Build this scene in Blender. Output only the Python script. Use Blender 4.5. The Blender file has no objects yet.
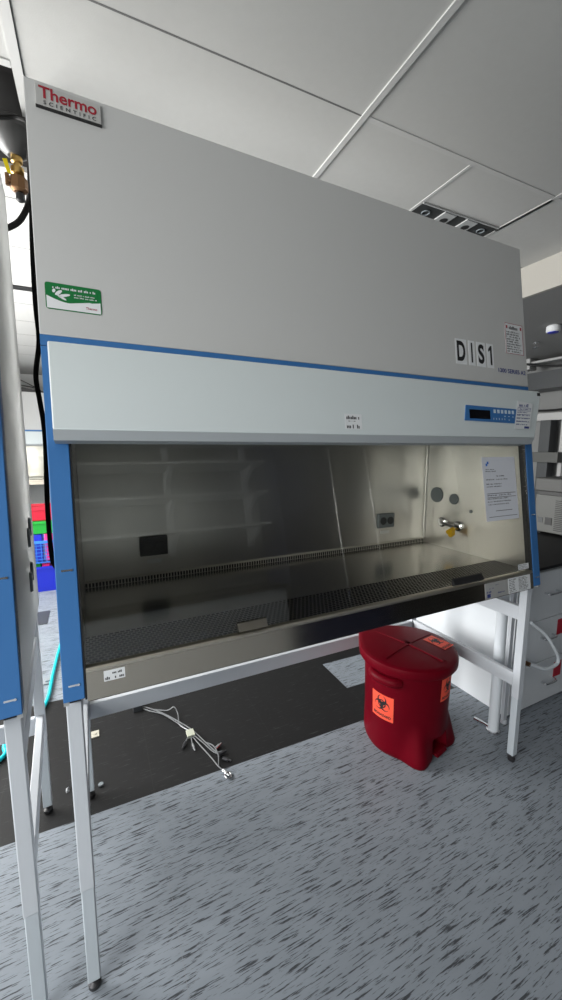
import bpy, math, random
from math import sin, cos, tan, pi, radians
from mathutils import Vector, Matrix
random.seed(7)
SC = bpy.context.scene
COL = SC.collection

# ------------------------------------------------------------------ constants
TH = 0.14732                 # lean of the cabinet front
T = tan(TH)
ZC = 0.8937                  # bottom of the blue columns
W = 1.9                      # cabinet width
CH = 2.833                   # ceiling height
ROT = -0.02483               # room grid against the cabinet


def rm(u, v, z=0.0):
    return Vector((u * cos(ROT) - v * sin(ROT), u * sin(ROT) + v * cos(ROT), z))


def FZ(z):
    """height above the floor for a height measured along the cabinet face"""
    return z + 0.0121 + 0.0072 * (z - 0.8816)


def F(x, z, off=0.0):
    """point on the leaning front plane, 'off' metres out of it"""
    z = FZ(z)
    return Vector((x, (z - ZC) * T - cos(TH) * off, z + sin(TH) * off))


# ------------------------------------------------------------------ materials
MATS = {}


def mat(name, col, rough=0.5, metal=0.0, spec=0.5, bump=0.0, bscale=200.0, var=0.0, vscale=4.0, coat=0.0, emit=None, estr=1.0):
    if name in MATS:
        return MATS[name]
    m = bpy.data.materials.new(name)
    m.use_nodes = True
    nt = m.node_tree
    b = nt.nodes['Principled BSDF']
    b.inputs['Base Color'].default_value = (*col, 1)
    b.inputs['Roughness'].default_value = rough
    b.inputs['Metallic'].default_value = metal
    b.inputs['Specular IOR Level'].default_value = spec
    b.inputs['Coat Weight'].default_value = coat
    if emit:
        b.inputs['Emission Color'].default_value = (*emit, 1)
        b.inputs['Emission Strength'].default_value = estr
    tc = nt.nodes.new('ShaderNodeTexCoord')
    if var > 0:
        n = nt.nodes.new('ShaderNodeTexNoise')
        n.inputs['Scale'].default_value = vscale
        n.inputs['Detail'].default_value = 4
        nt.links.new(tc.outputs['Object'], n.inputs['Vector'])
        mx = nt.nodes.new('ShaderNodeMix')
        mx.data_type = 'RGBA'
        mx.inputs[6].default_value = (*[c * (1 - var) for c in col], 1)
        mx.inputs[7].default_value = (*[min(1, c * (1 + var)) for c in col], 1)
        nt.links.new(n.outputs['Fac'], mx.inputs[0])
        nt.links.new(mx.outputs[2], b.inputs['Base Color'])
    if bump > 0:
        n2 = nt.nodes.new('ShaderNodeTexNoise')
        n2.inputs['Scale'].default_value = bscale
        n2.inputs['Detail'].default_value = 2
        nt.links.new(tc.outputs['Object'], n2.inputs['Vector'])
        bp = nt.nodes.new('ShaderNodeBump')
        bp.inputs['Strength'].default_value = bump
        bp.inputs['Distance'].default_value = 0.002
        nt.links.new(n2.outputs['Fac'], bp.inputs['Height'])
        nt.links.new(bp.outputs['Normal'], b.inputs['Normal'])
    MATS[name] = m
    return m


def steel(name, col, rough=0.3, stretch=(1, 60, 60), amt=0.12, wave=0.0, wscale=(5, 5, 0.8)):
    """brushed stainless steel: roughness and tone streaked along one axis"""
    m = bpy.data.materials.new(name)
    m.use_nodes = True
    nt = m.node_tree
    b = nt.nodes['Principled BSDF']
    b.inputs['Metallic'].default_value = 1.0
    tc = nt.nodes.new('ShaderNodeTexCoord')
    mp = nt.nodes.new('ShaderNodeMapping')
    mp.inputs['Scale'].default_value = stretch
    nt.links.new(tc.outputs['Object'], mp.inputs['Vector'])
    n = nt.nodes.new('ShaderNodeTexNoise')
    n.inputs['Scale'].default_value = 6
    n.inputs['Detail'].default_value = 5
    nt.links.new(mp.outputs['Vector'], n.inputs['Vector'])
    r = nt.nodes.new('ShaderNodeMapRange')
    r.inputs[3].default_value = max(0.02, rough - amt)
    r.inputs[4].default_value = rough + amt
    nt.links.new(n.outputs['Fac'], r.inputs[0])
    nt.links.new(r.outputs[0], b.inputs['Roughness'])
    mx = nt.nodes.new('ShaderNodeMix')
    mx.data_type = 'RGBA'
    mx.inputs[6].default_value = (*[c * 0.94 for c in col], 1)
    mx.inputs[7].default_value = (*[min(1, c * 1.05) for c in col], 1)
    nt.links.new(n.outputs['Fac'], mx.inputs[0])
    nt.links.new(mx.outputs[2], b.inputs['Base Color'])
    if wave > 0:                  # sheet metal is never quite flat
        mp2 = nt.nodes.new('ShaderNodeMapping')
        mp2.inputs['Scale'].default_value = wscale
        nt.links.new(tc.outputs['Object'], mp2.inputs['Vector'])
        n2 = nt.nodes.new('ShaderNodeTexNoise')
        n2.inputs['Scale'].default_value = 1.0
        n2.inputs['Detail'].default_value = 1.5
        nt.links.new(mp2.outputs['Vector'], n2.inputs['Vector'])
        bp = nt.nodes.new('ShaderNodeBump')
        bp.inputs['Strength'].default_value = 1.0
        bp.inputs['Distance'].default_value = wave
        nt.links.new(n2.outputs['Fac'], bp.inputs['Height'])
        nt.links.new(bp.outputs['Normal'], b.inputs['Normal'])
    MATS[name] = m
    return m


def holes_mat(name, base, hole, kind):
    """steel sheet with punched holes; coordinates are metres in object space"""
    m = bpy.data.materials.new(name)
    m.use_nodes = True
    nt = m.node_tree
    N = nt.nodes
    L = nt.links
    b = N['Principled BSDF']
    tc = N.new('ShaderNodeTexCoord')
    sp = N.new('ShaderNodeSeparateXYZ')
    L.new(tc.outputs['Object'], sp.inputs[0])

    def M(op, a, c=None):
        n = N.new('ShaderNodeMath')
        n.operation = op
        for i, v in enumerate((a, c)):
            if v is None:
                continue
            if isinstance(v, (int, float)):
                n.inputs[i].default_value = v
            else:
                L.new(v, n.inputs[i])
        return n.outputs[0]
    if kind == 'grid':            # staggered rows of holes in X/Y
        py, px = 0.0135, 0.0155
        row = M('FLOOR', M('DIVIDE', sp.outputs[1], py))
        fy = M('SUBTRACT', M('FRACT', M('DIVIDE', sp.outputs[1], py)), 0.5)
        sh = M('MULTIPLY', M('ABSOLUTE', M('MODULO', row, 2)), 0.5)
        fx = M('SUBTRACT', M('FRACT', M('ADD', M('DIVIDE', sp.outputs[0], px), sh)), 0.5)
        h = M('MULTIPLY', M('LESS_THAN', M('ABSOLUTE', fx), 0.37), M('LESS_THAN', M('ABSOLUTE', fy), 0.37))
    else:                         # one row of upright slots along X
        fx = M('SUBTRACT', M('FRACT', M('DIVIDE', sp.outputs[0], 0.0123)), 0.5)
        zz = M('MULTIPLY', M('GREATER_THAN', sp.outputs[2], kind[0]), M('LESS_THAN', sp.outputs[2], kind[1]))
        h = M('MULTIPLY', M('LESS_THAN', M('ABSOLUTE', fx), 0.33), zz)
    mx = N.new('ShaderNodeMix')
    mx.data_type = 'RGBA'
    mx.inputs[6].default_value = (*base, 1)
    mx.inputs[7].default_value = (*hole, 1)
    L.new(h, mx.inputs[0])
    L.new(mx.outputs[2], b.inputs['Base Color'])
    L.new(M('MULTIPLY', M('SUBTRACT', 1.0, h), 1.0 if kind == 'grid' else 0.35), b.inputs['Metallic'])
    r = N.new('ShaderNodeMapRange')
    r.inputs[3].default_value = 0.38
    r.inputs[4].default_value = 0.9
    L.new(h, r.inputs[0])
    L.new(r.outputs[0], b.inputs['Roughness'])
    sl = N.new('ShaderNodeMapRange')
    sl.inputs[3].default_value = 0.5
    sl.inputs[4].default_value = 0.0
    L.new(h, sl.inputs[0])
    L.new(sl.outputs[0], b.inputs['Specular IOR Level'])
    MATS[name] = m
    return m


def glass_mat(name, tint, ior=1.5):
    m = bpy.data.materials.new(name)
    m.use_nodes = True
    nt = m.node_tree
    nt.nodes.remove(nt.nodes['Principled BSDF'])
    out = nt.nodes['Material Output']
    tr = nt.nodes.new('ShaderNodeBsdfTransparent')
    tr.inputs[0].default_value = (*tint, 1)
    gl = nt.nodes.new('ShaderNodeBsdfGlossy')
    gl.inputs['Roughness'].default_value = 0.0
    gl.inputs[0].default_value = (1, 1, 1, 1)
    fr = nt.nodes.new('ShaderNodeFresnel')
    geo = nt.nodes.new('ShaderNodeNewGeometry')
    mr = nt.nodes.new('ShaderNodeMapRange')       # the node inverts the index on back faces; a thin pane reflects alike on both
    mr.inputs[3].default_value = ior
    mr.inputs[4].default_value = 1.0 / ior
    nt.links.new(geo.outputs['Backfacing'], mr.inputs[0])
    nt.links.new(mr.outputs[0], fr.inputs[0])
    mx = nt.nodes.new('ShaderNodeMixShader')
    nt.links.new(fr.outputs[0], mx.inputs[0])
    nt.links.new(tr.outputs[0], mx.inputs[1])
    nt.links.new(gl.outputs[0], mx.inputs[2])
    nt.links.new(mx.outputs[0], out.inputs[0])
    MATS[name] = m
    return m


def floor_mat(name, base, streak, thr, seam, light=False):
    m = bpy.data.materials.new(name)
    m.use_nodes = True
    nt = m.node_tree
    N, L = nt.nodes, nt.links
    b = N['Principled BSDF']
    b.inputs['Roughness'].default_value = 0.42
    b.inputs['Specular IOR Level'].default_value = 0.3
    tc = N.new('ShaderNodeTexCoord')

    def streaks(sx, sy, off, lo, hi, det=2.0):
        mp = N.new('ShaderNodeMapping')
        mp.inputs['Rotation'].default_value = (0, 0, -ROT + 0.03)
        mp.inputs['Scale'].default_value = (sx, sy, 1)
        mp.inputs['Location'].default_value = (off, off * 1.7, 0)
        L.new(tc.outputs['Object'], mp.inputs['Vector'])
        n = N.new('ShaderNodeTexNoise')
        n.inputs['Scale'].default_value = 1.0
        n.inputs['Detail'].default_value = det
        n.inputs['Roughness'].default_value = 0.6
        L.new(mp.outputs['Vector'], n.inputs['Vector'])
        r = N.new('ShaderNodeMapRange')
        r.inputs[1].default_value = lo
        r.inputs[2].default_value = hi
        L.new(n.outputs['Fac'], r.inputs[0])
        return r.outputs[0]
    s1 = streaks(9, 125, 3.1, thr, thr + 0.05, 3.0)
    s2 = streaks(15, 210, 9.7, thr + 0.01, thr + 0.07, 3.0)
    s3 = streaks(3, 14, 1.3, 0.3, 0.7, 3)
    mxm = N.new('ShaderNodeMath')
    mxm.operation = 'MAXIMUM'
    L.new(s1, mxm.inputs[0])
    L.new(s2, mxm.inputs[1])
    sc = N.new('ShaderNodeMath')
    sc.operation = 'MULTIPLY'
    L.new(mxm.outputs[0], sc.inputs[0])
    sc.inputs[1].default_value = 0.9
    # large soft tone change
    t = N.new('ShaderNodeMix')
    t.data_type = 'RGBA'
    t.inputs[6].default_value = (*[c * 0.93 for c in base], 1)
    t.inputs[7].default_value = (*[c * 1.05 for c in base], 1)
    L.new(s3, t.inputs[0])
    a = N.new('ShaderNodeMix')
    a.data_type = 'RGBA'
    L.new(sc.outputs[0], a.inputs[0])
    L.new(t.outputs[2], a.inputs[6])
    a.inputs[7].default_value = (*streak, 1)
    # seams between the 61 cm tiles
    mp = N.new('ShaderNodeMapping')
    mp.inputs['Rotation'].default_value = (0, 0, -ROT)
    L.new(tc.outputs['Object'], mp.inputs['Vector'])
    sp = N.new('ShaderNodeSeparateXYZ')
    L.new(mp.outputs['Vector'], sp.inputs[0])

    def line(o, off):
        m1 = N.new('ShaderNodeMath'); m1.operation = 'ADD'; m1.inputs[1].default_value = off
        L.new(o, m1.inputs[0])
        m2 = N.new('ShaderNodeMath'); m2.operation = 'PINGPONG'; m2.inputs[1].default_value = 0.305
        L.new(m1.outputs[0], m2.inputs[0])
        m3 = N.new('ShaderNodeMath'); m3.operation = 'LESS_THAN'; m3.inputs[1].default_value = 0.0013
        L.new(m2.outputs[0], m3.inputs[0])
        return m3.outputs[0]
    l1 = line(sp.outputs[0], -0.257 + 6.1)
    mm = N.new('ShaderNodeMath'); mm.operation = 'MULTIPLY'; mm.inputs[1].default_value = 0.5
    L.new(l1, mm.inputs[0])
    e = N.new('ShaderNodeMix')
    e.data_type = 'RGBA'
    L.new(mm.outputs[0], e.inputs[0])
    L.new(a.outputs[2], e.inputs[6])
    e.inputs[7].default_value = (*seam, 1)
    L.new(e.outputs[2], b.inputs['Base Color'])
    MATS[name] = m
    return m


WHITE = mat('white_powder_coat', (0.56, 0.565, 0.56), 0.55, bump=0.12, bscale=500, spec=0.3)
COVER = mat('grey_white_cover_paint', (0.66, 0.72, 0.73), 0.45, bump=0.12, bscale=500, spec=0.35)
LIP = mat('lower_lip_grey', (0.40, 0.43, 0.45), 0.45)  # darker version of the cover tone for the lower chamfer
BLUE = mat('blue_paint', (0.040, 0.165, 0.42), 0.42, bump=0.05, bscale=500, var=0.06)
STAND = mat('stand_grey_paint', (0.62, 0.65, 0.69), 0.42, bump=0.05, bscale=400)
STAND_IN = mat('stand_inner_tube_paint', (0.55, 0.60, 0.64), 0.35)
BLACK = mat('black_rubber', (0.012, 0.012, 0.013), 0.5)
DARKMET = mat('dark_metal', (0.06, 0.06, 0.065), 0.4, 0.6)
CHROME = mat('chrome', (0.75, 0.76, 0.78), 0.18, 1.0)
CONE = mat('dull_cone_metal', (0.07, 0.07, 0.07), 0.4, 0.3)
BRASS = mat('brass', (0.62, 0.40, 0.13), 0.3, 1.0)
BRONZE = mat('old_bronze', (0.22, 0.12, 0.06), 0.4, 0.8)
YELLOW = mat('yellow_plastic', (0.85, 0.52, 0.02), 0.4)
YTAG = mat('yellow_tag', (0.95, 0.75, 0.0), 0.5)
SS = steel('stainless_liner', (0.70, 0.69, 0.67), 0.33, (45, 45, 1.2), 0.035, 0.009, (4.5, 4.5, 0.9))
SSH = steel('stainless_work_surface', (0.46, 0.445, 0.42), 0.22, (1.5, 60, 60), 0.08)
SSA = steel('stainless_apron', (0.42, 0.385, 0.33), 0.15, (2, 60, 60), 0.06)
SSL = steel('stainless_ledge', (0.62, 0.58, 0.50), 0.42, (2, 60, 60), 0.1)
SIDEM = steel('galvanised_side', (0.60, 0.605, 0.60), 0.5, (1, 1, 2.2), 0.14)
GRILLE = holes_mat('perforated_grille', (0.40, 0.39, 0.37), (0.006, 0.006, 0.006), 'grid')
SLOTS = holes_mat('slotted_strip', (0.62, 0.60, 0.55), (0.006, 0.006, 0.006), (0.973 - ZC, 0.990 - ZC))
GLASS = glass_mat('sash_glass', (0.93, 0.93, 0.905))
PANE = glass_mat('window_glass', (0.95, 0.97, 0.98))
PAPER = mat('white_paper', (0.72, 0.74, 0.80), 0.7)
LABELW = mat('white_label', (0.76, 0.78, 0.80), 0.5)
INK = mat('black_ink', (0.012, 0.012, 0.014), 0.6)
INKG = mat('grey_ink', (0.16, 0.165, 0.18), 0.6)
INKB = mat('blue_ink', (0.03, 0.05, 0.22), 0.6)
INKR = mat('red_ink', (0.33, 0.006, 0.022), 0.5)
GREEN = mat('green_print', (0.0, 0.16, 0.035), 0.4)
PLATE = mat('silver_plate', (0.52, 0.52, 0.51), 0.35, 0.3)
GREYP = mat('grey_plastic', (0.22, 0.25, 0.27), 0.45)
DGREY = mat('dark_grey_plastic', (0.05, 0.055, 0.06), 0.45)
LCD = mat('display_glass', (0.004, 0.004, 0.006), 0.15)
KEYS = mat('keypad_print', (0.55, 0.65, 0.75), 0.5)
RED = mat('red_polyethylene', (0.125, 0.0004, 0.0065), 0.45, spec=0.10, bump=0.06, bscale=350, var=0.08, vscale=9)
ORANGE = mat('fluorescent_orange_label', (0.95, 0.10, 0.05), 0.55)
CASE = mat('casework_white', (0.70, 0.73, 0.76), 0.4, var=0.03)
COUNTER = mat('black_epoxy_top', (0.008, 0.008, 0.009), 0.55, spec=0.3)
EDGE = mat('counter_edge_grey', (0.20, 0.21, 0.21), 0.5)
INSTR = mat('instrument_shaded_grey', (0.10, 0.103, 0.098), 0.55)  # kept dark so the shade on the pale plastic sits in the colour
INSTRL = mat('instrument_lid_shaded', (0.065, 0.066, 0.064), 0.55)  # lid colour darkened for the same shade
CEIL = mat('ceiling_tile_white', (0.54, 0.54, 0.525), 0.9, bump=0.15, bscale=260, spec=0.1, var=0.03, vscale=30)
CEILD = mat('ceiling_tile_dim', (0.30, 0.30, 0.295), 0.9, bump=0.3, bscale=260, spec=0.1)  # darker copy of the ceiling tile; the right bay's dimness is in the colour
TBAR = mat('tee_bar_white', (0.56, 0.56, 0.55), 0.7, spec=0.1)
TBAR2 = mat('tee_bar_painted', (0.59, 0.59, 0.58), 0.6, spec=0.2)
TSEAM = mat('ceiling_seam_dark', (0.16, 0.16, 0.16), 0.8)  # dark lines along the tile seams and bars
WALLM = mat('wall_paint', (0.62, 0.63, 0.62), 0.8, var=0.03)
WALLR = mat('wall_paint_grey', (0.24, 0.245, 0.245), 0.8, var=0.03)
WALLD = mat('plenum_dark', (0.09, 0.085, 0.085), 0.8, var=0.1)
SOFF = mat('soffit_paint', (0.40, 0.385, 0.35), 0.8)
DIFFD = mat('diffuser_dark', (0.03, 0.032, 0.032), 0.7)
DIFFL = mat('diffuser_light', (0.45, 0.46, 0.46), 0.5)
FRAMEM = mat('window_frame', (0.5, 0.5, 0.5), 0.5)
CYAN = mat('cyan_hose', (0.0, 0.55, 0.65), 0.35)
HOSEW = mat('white_hose', (0.72, 0.76, 0.80), 0.4)
CINK = mat('crate_blue', (0.008, 0.02, 0.42), 0.4)
CRED = mat('crate_red', (0.45, 0.01, 0.03), 0.4)
CGREEN = mat('crate_green', (0.01, 0.28, 0.03), 0.4)
CPINK = mat('crate_pink', (0.85, 0.03, 0.22), 0.4)
CLBLUE = mat('crate_light_blue', (0.03, 0.17, 0.60), 0.4)
NAVY = mat('navy_paint', (0.03, 0.035, 0.085), 0.8)
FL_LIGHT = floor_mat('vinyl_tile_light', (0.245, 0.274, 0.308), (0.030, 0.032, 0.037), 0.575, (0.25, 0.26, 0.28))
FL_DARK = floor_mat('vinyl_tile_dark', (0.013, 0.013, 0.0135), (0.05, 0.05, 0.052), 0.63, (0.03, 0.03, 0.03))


# ------------------------------------------------------------------ mesh building
class MB:
    def __init__(s):
        s.v, s.f, s.m = [], [], []
        s.cur = 0

    def add(s, vs, fs):
        b = len(s.v)
        s.v += [Vector(p) for p in vs]
        for f in fs:
            s.f.append([b + i for i in f])
            s.m.append(s.cur)
        return s

    def hexa(s, p):
        """8 points: bottom ring 0-3, top ring 4-7"""
        return s.add(p, [(3, 2, 1, 0), (4, 5, 6, 7), (0, 1, 5, 4), (1, 2, 6, 5), (2, 3, 7, 6), (3, 0, 4, 7)])

    def box(s, x0, x1, y0, y1, z0, z1):
        return s.hexa([(x0, y0, z0), (x1, y0, z0), (x1, y1, z0), (x0, y1, z0), (x0, y0, z1), (x1, y0, z1), (x1, y1, z1), (x0, y1, z1)])

    def rbox(s, u0, u1, v0, v1, z0, z1):
        return s.hexa([rm(u0, v0, z0), rm(u1, v0, z0), rm(u1, v1, z0), rm(u0, v1, z0), rm(u0, v0, z1), rm(u1, v0, z1), rm(u1, v1, z1), rm(u0, v1, z1)])

    def fsheet(s, x0, x1, z0, z1, o0, o1):
        """slab lying on the leaning front plane"""
        return s.hexa([F(x0, z0, o1), F(x1, z0, o1), F(x1, z0, o0), F(x0, z0, o0), F(x0, z1, o1), F(x1, z1, o1), F(x1, z1, o0), F(x0, z1, o0)])

    def prism(s, ring_a, ring_b):
        n = len(ring_a)
        fs = [tuple(range(n))[::-1], tuple(range(n, 2 * n))]
        fs += [(i, (i + 1) % n, n + (i + 1) % n, n + i) for i in range(n)]
        return s.add(list(ring_a) + list(ring_b), fs)

    def tube(s, pts, r, n=10, cap=True):
        pts = [Vector(p) for p in pts]
        rs = r if isinstance(r, (list, tuple)) else [r] * len(pts)
        rings, up = [], None
        for i, p in enumerate(pts):
            d = (pts[min(i + 1, len(pts) - 1)] - pts[max(i - 1, 0)]).normalized()
            if up is None:
                a = Vector((0, 0, 1)) if abs(d.z) < 0.9 else Vector((1, 0, 0))
                up = (a - d * a.dot(d)).normalized()
            else:
                up = (up - d * up.dot(d)).normalized()
            w = d.cross(up)
            rings.append([p + (up * cos(2 * pi * k / n) + w * sin(2 * pi * k / n)) * rs[i] for k in range(n)])
        vs = [q for R_ in rings for q in R_]
        fs = []
        for i in range(len(pts) - 1):
            for k in range(n):
                fs.append((i * n + k, i * n + (k + 1) % n, (i + 1) * n + (k + 1) % n, (i + 1) * n + k))
        if cap:
            fs.append(tuple(range(n))[::-1])
            fs.append(tuple((len(pts) - 1) * n + k for k in range(n)))
        return s.add(vs, fs)

    def cyl(s, p0, p1, r0, r1=None, n=20):
        return s.tube([p0, p1], [r0, r0 if r1 is None else r1], n)

    def lathe(s, c, prof, n=28, ax=(0, 0, 1)):
        """prof: (radius, height) pairs along ax from c"""
        ax = Vector(ax).normalized()
        return s.tube_profile(Vector(c), ax, prof, n)

    def tube_profile(s, c, ax, prof, n):
        a = Vector((0, 0, 1)) if abs(ax.z) < 0.9 else Vector((1, 0, 0))
        u = (a - ax * a.dot(ax)).normalized()
        w = ax.cross(u)
        vs, fs = [], []
        for r, h in prof:
            for k in range(n):
                t = 2 * pi * k / n
                vs.append(c + ax * h + (u * cos(t) + w * sin(t)) * max(r, 1e-5))
        m = len(prof)
        for i in range(m - 1):
            for k in range(n):
                fs.append((i * n + k, i * n + (k + 1) % n, (i + 1) * n + (k + 1) % n, (i + 1) * n + k))
        fs.append(tuple(range(n))[::-1])
        fs.append(tuple((m - 1) * n + k for k in range(n)))
        return s.add(vs, fs)


def root_of(o):
    while o.parent:
        o = o.parent
    return o


def obj(name, mb, mats, parent=None, bevel=0.0, smooth=True, at=None, local=False):
    """link a mesh; world coordinates in, origin at the thing's base"""
    if parent is not None:
        off = Vector((0, 0, 0)) if local else root_of(parent).location.copy()
    elif at is not None:
        off = Vector(at)
    elif local:
        off = Vector((0, 0, 0))
    else:
        lo = [min(p[i] for p in mb.v) for i in range(3)]
        hi = [max(p[i] for p in mb.v) for i in range(3)]
        off = Vector(((lo[0] + hi[0]) / 2, (lo[1] + hi[1]) / 2, lo[2]))
    me = bpy.data.meshes.new(name)
    me.from_pydata([p - off for p in mb.v], [], mb.f)
    ms = mats if isinstance(mats, (list, tuple)) else [mats]
    for m_ in ms:
        me.materials.append(m_)
    if len(ms) > 1:
        me.polygons.foreach_set('material_index', mb.m)
    me.update()
    if smooth:
        me.polygons.foreach_set('use_smooth', [True] * len(me.polygons))
        me.set_sharp_from_angle(angle=radians(32))
    o = bpy.data.objects.new(name, me)
    COL.objects.link(o)
    if parent is not None:
        o.parent = parent
    else:
        o.location = off
    if bevel > 0:
        bv = o.modifiers.new('Bevel', 'BEVEL')
        bv.width = bevel
        bv.segments = 2
        bv.limit_method = 'ANGLE'
    return o


def thing(name, label, cat, loc, rz=0.0, group=None):
    o = bpy.data.objects.new(name, None)
    o.empty_display_size = 0.1
    COL.objects.link(o)
    o.location = loc
    o.rotation_euler = (0, 0, rz)
    o['label'] = label
    o['category'] = cat
    if group:
        o['group'] = group
    return o


def tag(o, label, cat, group=None, kind=None):
    o['label'] = label
    o['category'] = cat
    if group:
        o['group'] = group
    if kind:
        o['kind'] = kind
    return o


def struct(name, mb, m, **k):
    o = obj(name, mb, m, at=(0, 0, 0), **k)
    o['kind'] = 'structure'
    return o


def copy_tree(o, parent=None):
    c = o.copy()
    COL.objects.link(c)
    if parent is not None:
        c.parent = parent
    for ch in list(o.children):
        copy_tree(ch, c)
    return c


# text as flat printed lettering, mapped through fn(u, v) -> point
def text_mesh(body, bold=0.0, spacing=1.0):
    cu = bpy.data.curves.new('lettering', 'FONT')
    cu.body = body
    cu.size = 1.0
    cu.offset = bold
    cu.space_character = spacing
    cu.fill_mode = 'FRONT'
    ob = bpy.data.objects.new('lettering_tmp', cu)
    COL.objects.link(ob)
    dg = bpy.context.evaluated_depsgraph_get()
    me = bpy.data.meshes.new_from_object(ob.evaluated_get(dg))
    vs = [(v.co.x, v.co.y) for v in me.vertices]
    fs = [tuple(p.vertices) for p in me.polygons]
    bpy.data.objects.remove(ob)
    bpy.data.curves.remove(cu)
    bpy.data.meshes.remove(me)
    return vs, fs


def text_into(mb, body, u0, u1, v0, v1, fn, bold=0.0, spacing=1.0):
    vs, fs = text_mesh(body, bold, spacing)
    x0, x1 = min(p[0] for p in vs), max(p[0] for p in vs)
    y0, y1 = min(p[1] for p in vs), max(p[1] for p in vs)
    mb.add([fn(u0 + (x - x0) / (x1 - x0) * (u1 - u0), v0 + (y - y0) / (y1 - y0) * (v1 - v0)) for x, y in vs], fs)


def glyphs(mb, u0, u1, v0, v1, rows, fn, fill=0.6, seed=1, word=(2, 7), ragged=0.35, thick=0.5):
    """rows of small word-like marks standing for print too small to read"""
    rg = random.Random(seed)
    h = (v1 - v0) / rows
    cw = h * 0.42
    for r in range(rows):
        vt = v1 - r * h - h * 0.2
        u = u0
        end = u1 - (u1 - u0) * rg.random() * ragged
        while u < end:
            n = rg.randint(*word)
            for k in range(n):
                if u + cw * 0.7 > end:
                    break
                hh = h * thick * (1.0 if rg.random() < 0.35 else 0.72)
                if rg.random() < fill + 0.3:
                    mb.add([fn(u, vt - h * thick), fn(u + cw * 0.68, vt - h * thick), fn(u + cw * 0.68, vt - h * thick + hh), fn(u, vt - h * thick + hh)], [(0, 1, 2, 3)])
                u += cw
            u += cw * 0.9


def quad(mb, fn, u0, u1, v0, v1):
    mb.add([fn(u0, v0), fn(u1, v0), fn(u1, v1), fn(u0, v1)], [(0, 1, 2, 3)])


def smooth_path(pts, n=8):
    """Catmull-Rom through pts"""
    P = [Vector(p) for p in pts]
    P = [P[0] * 2 - P[1]] + P + [P[-1] * 2 - P[-2]]
    out = []
    for i in range(1, len(P) - 2):
        for k in range(n):
            t = k / n
            a, b, c, d = P[i - 1], P[i], P[i + 1], P[i + 2]
            out.append(0.5 * ((2 * b) + (c - a) * t + (2 * a - 5 * b + 4 * c - d) * t * t + (3 * b - a - 3 * c + d) * t ** 3))
    out.append(P[-2])
    return out


# ================================================================== THE ROOM
def floor():
    mb = MB()
    us = [-4.2, 1.475, 2.10, 6.5]
    vs = [-4.0, 0.635, 0.925, 1.228, 1.555, 12.0]
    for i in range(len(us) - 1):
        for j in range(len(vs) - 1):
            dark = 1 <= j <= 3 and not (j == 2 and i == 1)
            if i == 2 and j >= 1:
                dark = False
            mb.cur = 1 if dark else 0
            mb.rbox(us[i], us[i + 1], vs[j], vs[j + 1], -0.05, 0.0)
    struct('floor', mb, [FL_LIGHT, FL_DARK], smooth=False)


floor()

# ceiling: tiles with one missing tile bay over the gap, lower bay on the right
HU0, HU1, HV0, HV1 = -1.29, -0.080, 0.80, 1.40
mb = MB()
for a in ((-4.2, HU0, -4, 12), (HU0, HU1, -4, HV0), (HU0, HU1, HV1, 12), (HU1, 3.03, -4, 12)):
    mb.rbox(*a, CH, CH + 0.02)
struct('ceiling', mb, CEIL, smooth=False)
mb = MB()
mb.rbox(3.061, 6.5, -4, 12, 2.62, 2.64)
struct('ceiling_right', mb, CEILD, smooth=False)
mb = MB()
mb.rbox(3.03, 3.06, -4, 12, 2.617, CH + 0.02)
struct('trim_1', mb, SOFF, smooth=False)
# dark void above the open tile bay
mb = MB()
mb.rbox(HU0 - .02, HU1 + .02, HV0 - .02, HV1 + .02, 3.35, 3.37)
mb.rbox(HU0 - .02, HU0, HV0, HV1, CH + .02, 3.35)
mb.rbox(HU1, HU1 + .02, HV0, HV1, CH + .02, 3.35)
mb.rbox(HU0, HU1, HV0 - .02, HV0, CH + .02, 3.35)
mb.rbox(HU0, HU1, HV1, HV1 + .02, CH + .02, 3.35)
struct('ceiling_void', mb, WALLD, smooth=False)
# tee bars
tn = [2]


def bar(u0, u1, v0, v1, m=TBAR, h=0.006):
    mb = MB()
    mb.rbox(u0, u1, v0, v1, CH - h, CH - 0.0002)
    struct('trim_%d' % tn[0], mb, m, smooth=False, bevel=0.0)
    tn[0] += 1


B = 0.012
for v in (-1.38, -0.77, -0.16, 0.450, 1.67, 2.28, 2.89, 3.5, 4.1, 4.7, 5.3, 5.9):
    bar(-4.2, 3.03, v - .003, v + .003, TSEAM, 0.001)
bar(1.163, 3.03, 0.450 - B, 0.450 + B, TBAR, 0.0025)
bar(HU1, 3.03, 1.06 - .003, 1.06 + .003, TSEAM, 0.001)
bar(1.150 - B, 1.150 + B, -4, 12, TBAR2, 0.006)
for u in (2.386, -1.30, -2.52):
    bar(u - B, u + B, -4, HV0 if u > 0 else 12, TBAR, 0.003)
bar(1.772 - B * .7, 1.772 + B * .7, 0.462, 1.06, TBAR2, 0.003)
bar(2.390 - B * .7, 2.390 + B * .7, 0.462, 1.06, TBAR2, 0.003)
bar(HU1 - 0.008, HU1 + 0.024, -4, 12, TBAR2, 0.005)
bar(HU1 + 0.024, HU1 + 0.028, -4, 12, TSEAM, 0.0015)
bar(HU0, HU1 - 0.010, HV0 - 0.030, HV0 - .001, TBAR2, 0.004)
bar(HU0, HU1 - 0.010, HV1 + .001, HV1 + 0.03, TBAR2, 0.004)

# walls
mb = MB(); mb.rbox(-4.2, 6.5, 7.75, 7.85, 0, CH); struct('wall_back', mb, WALLM, smooth=False)
mb = MB(); mb.rbox(-4.2, 6.5, -3.15, -3.05, 0, CH); struct('wall_front', mb, mat('wall_paint_dark', (0.11, 0.11, 0.11), 0.85, var=0.05), smooth=False)
mb = MB(); mb.rbox(5.45, 5.55, -3.1, 7.8, 0, 2.61); struct('wall_right', mb, WALLR, smooth=False)
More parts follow.
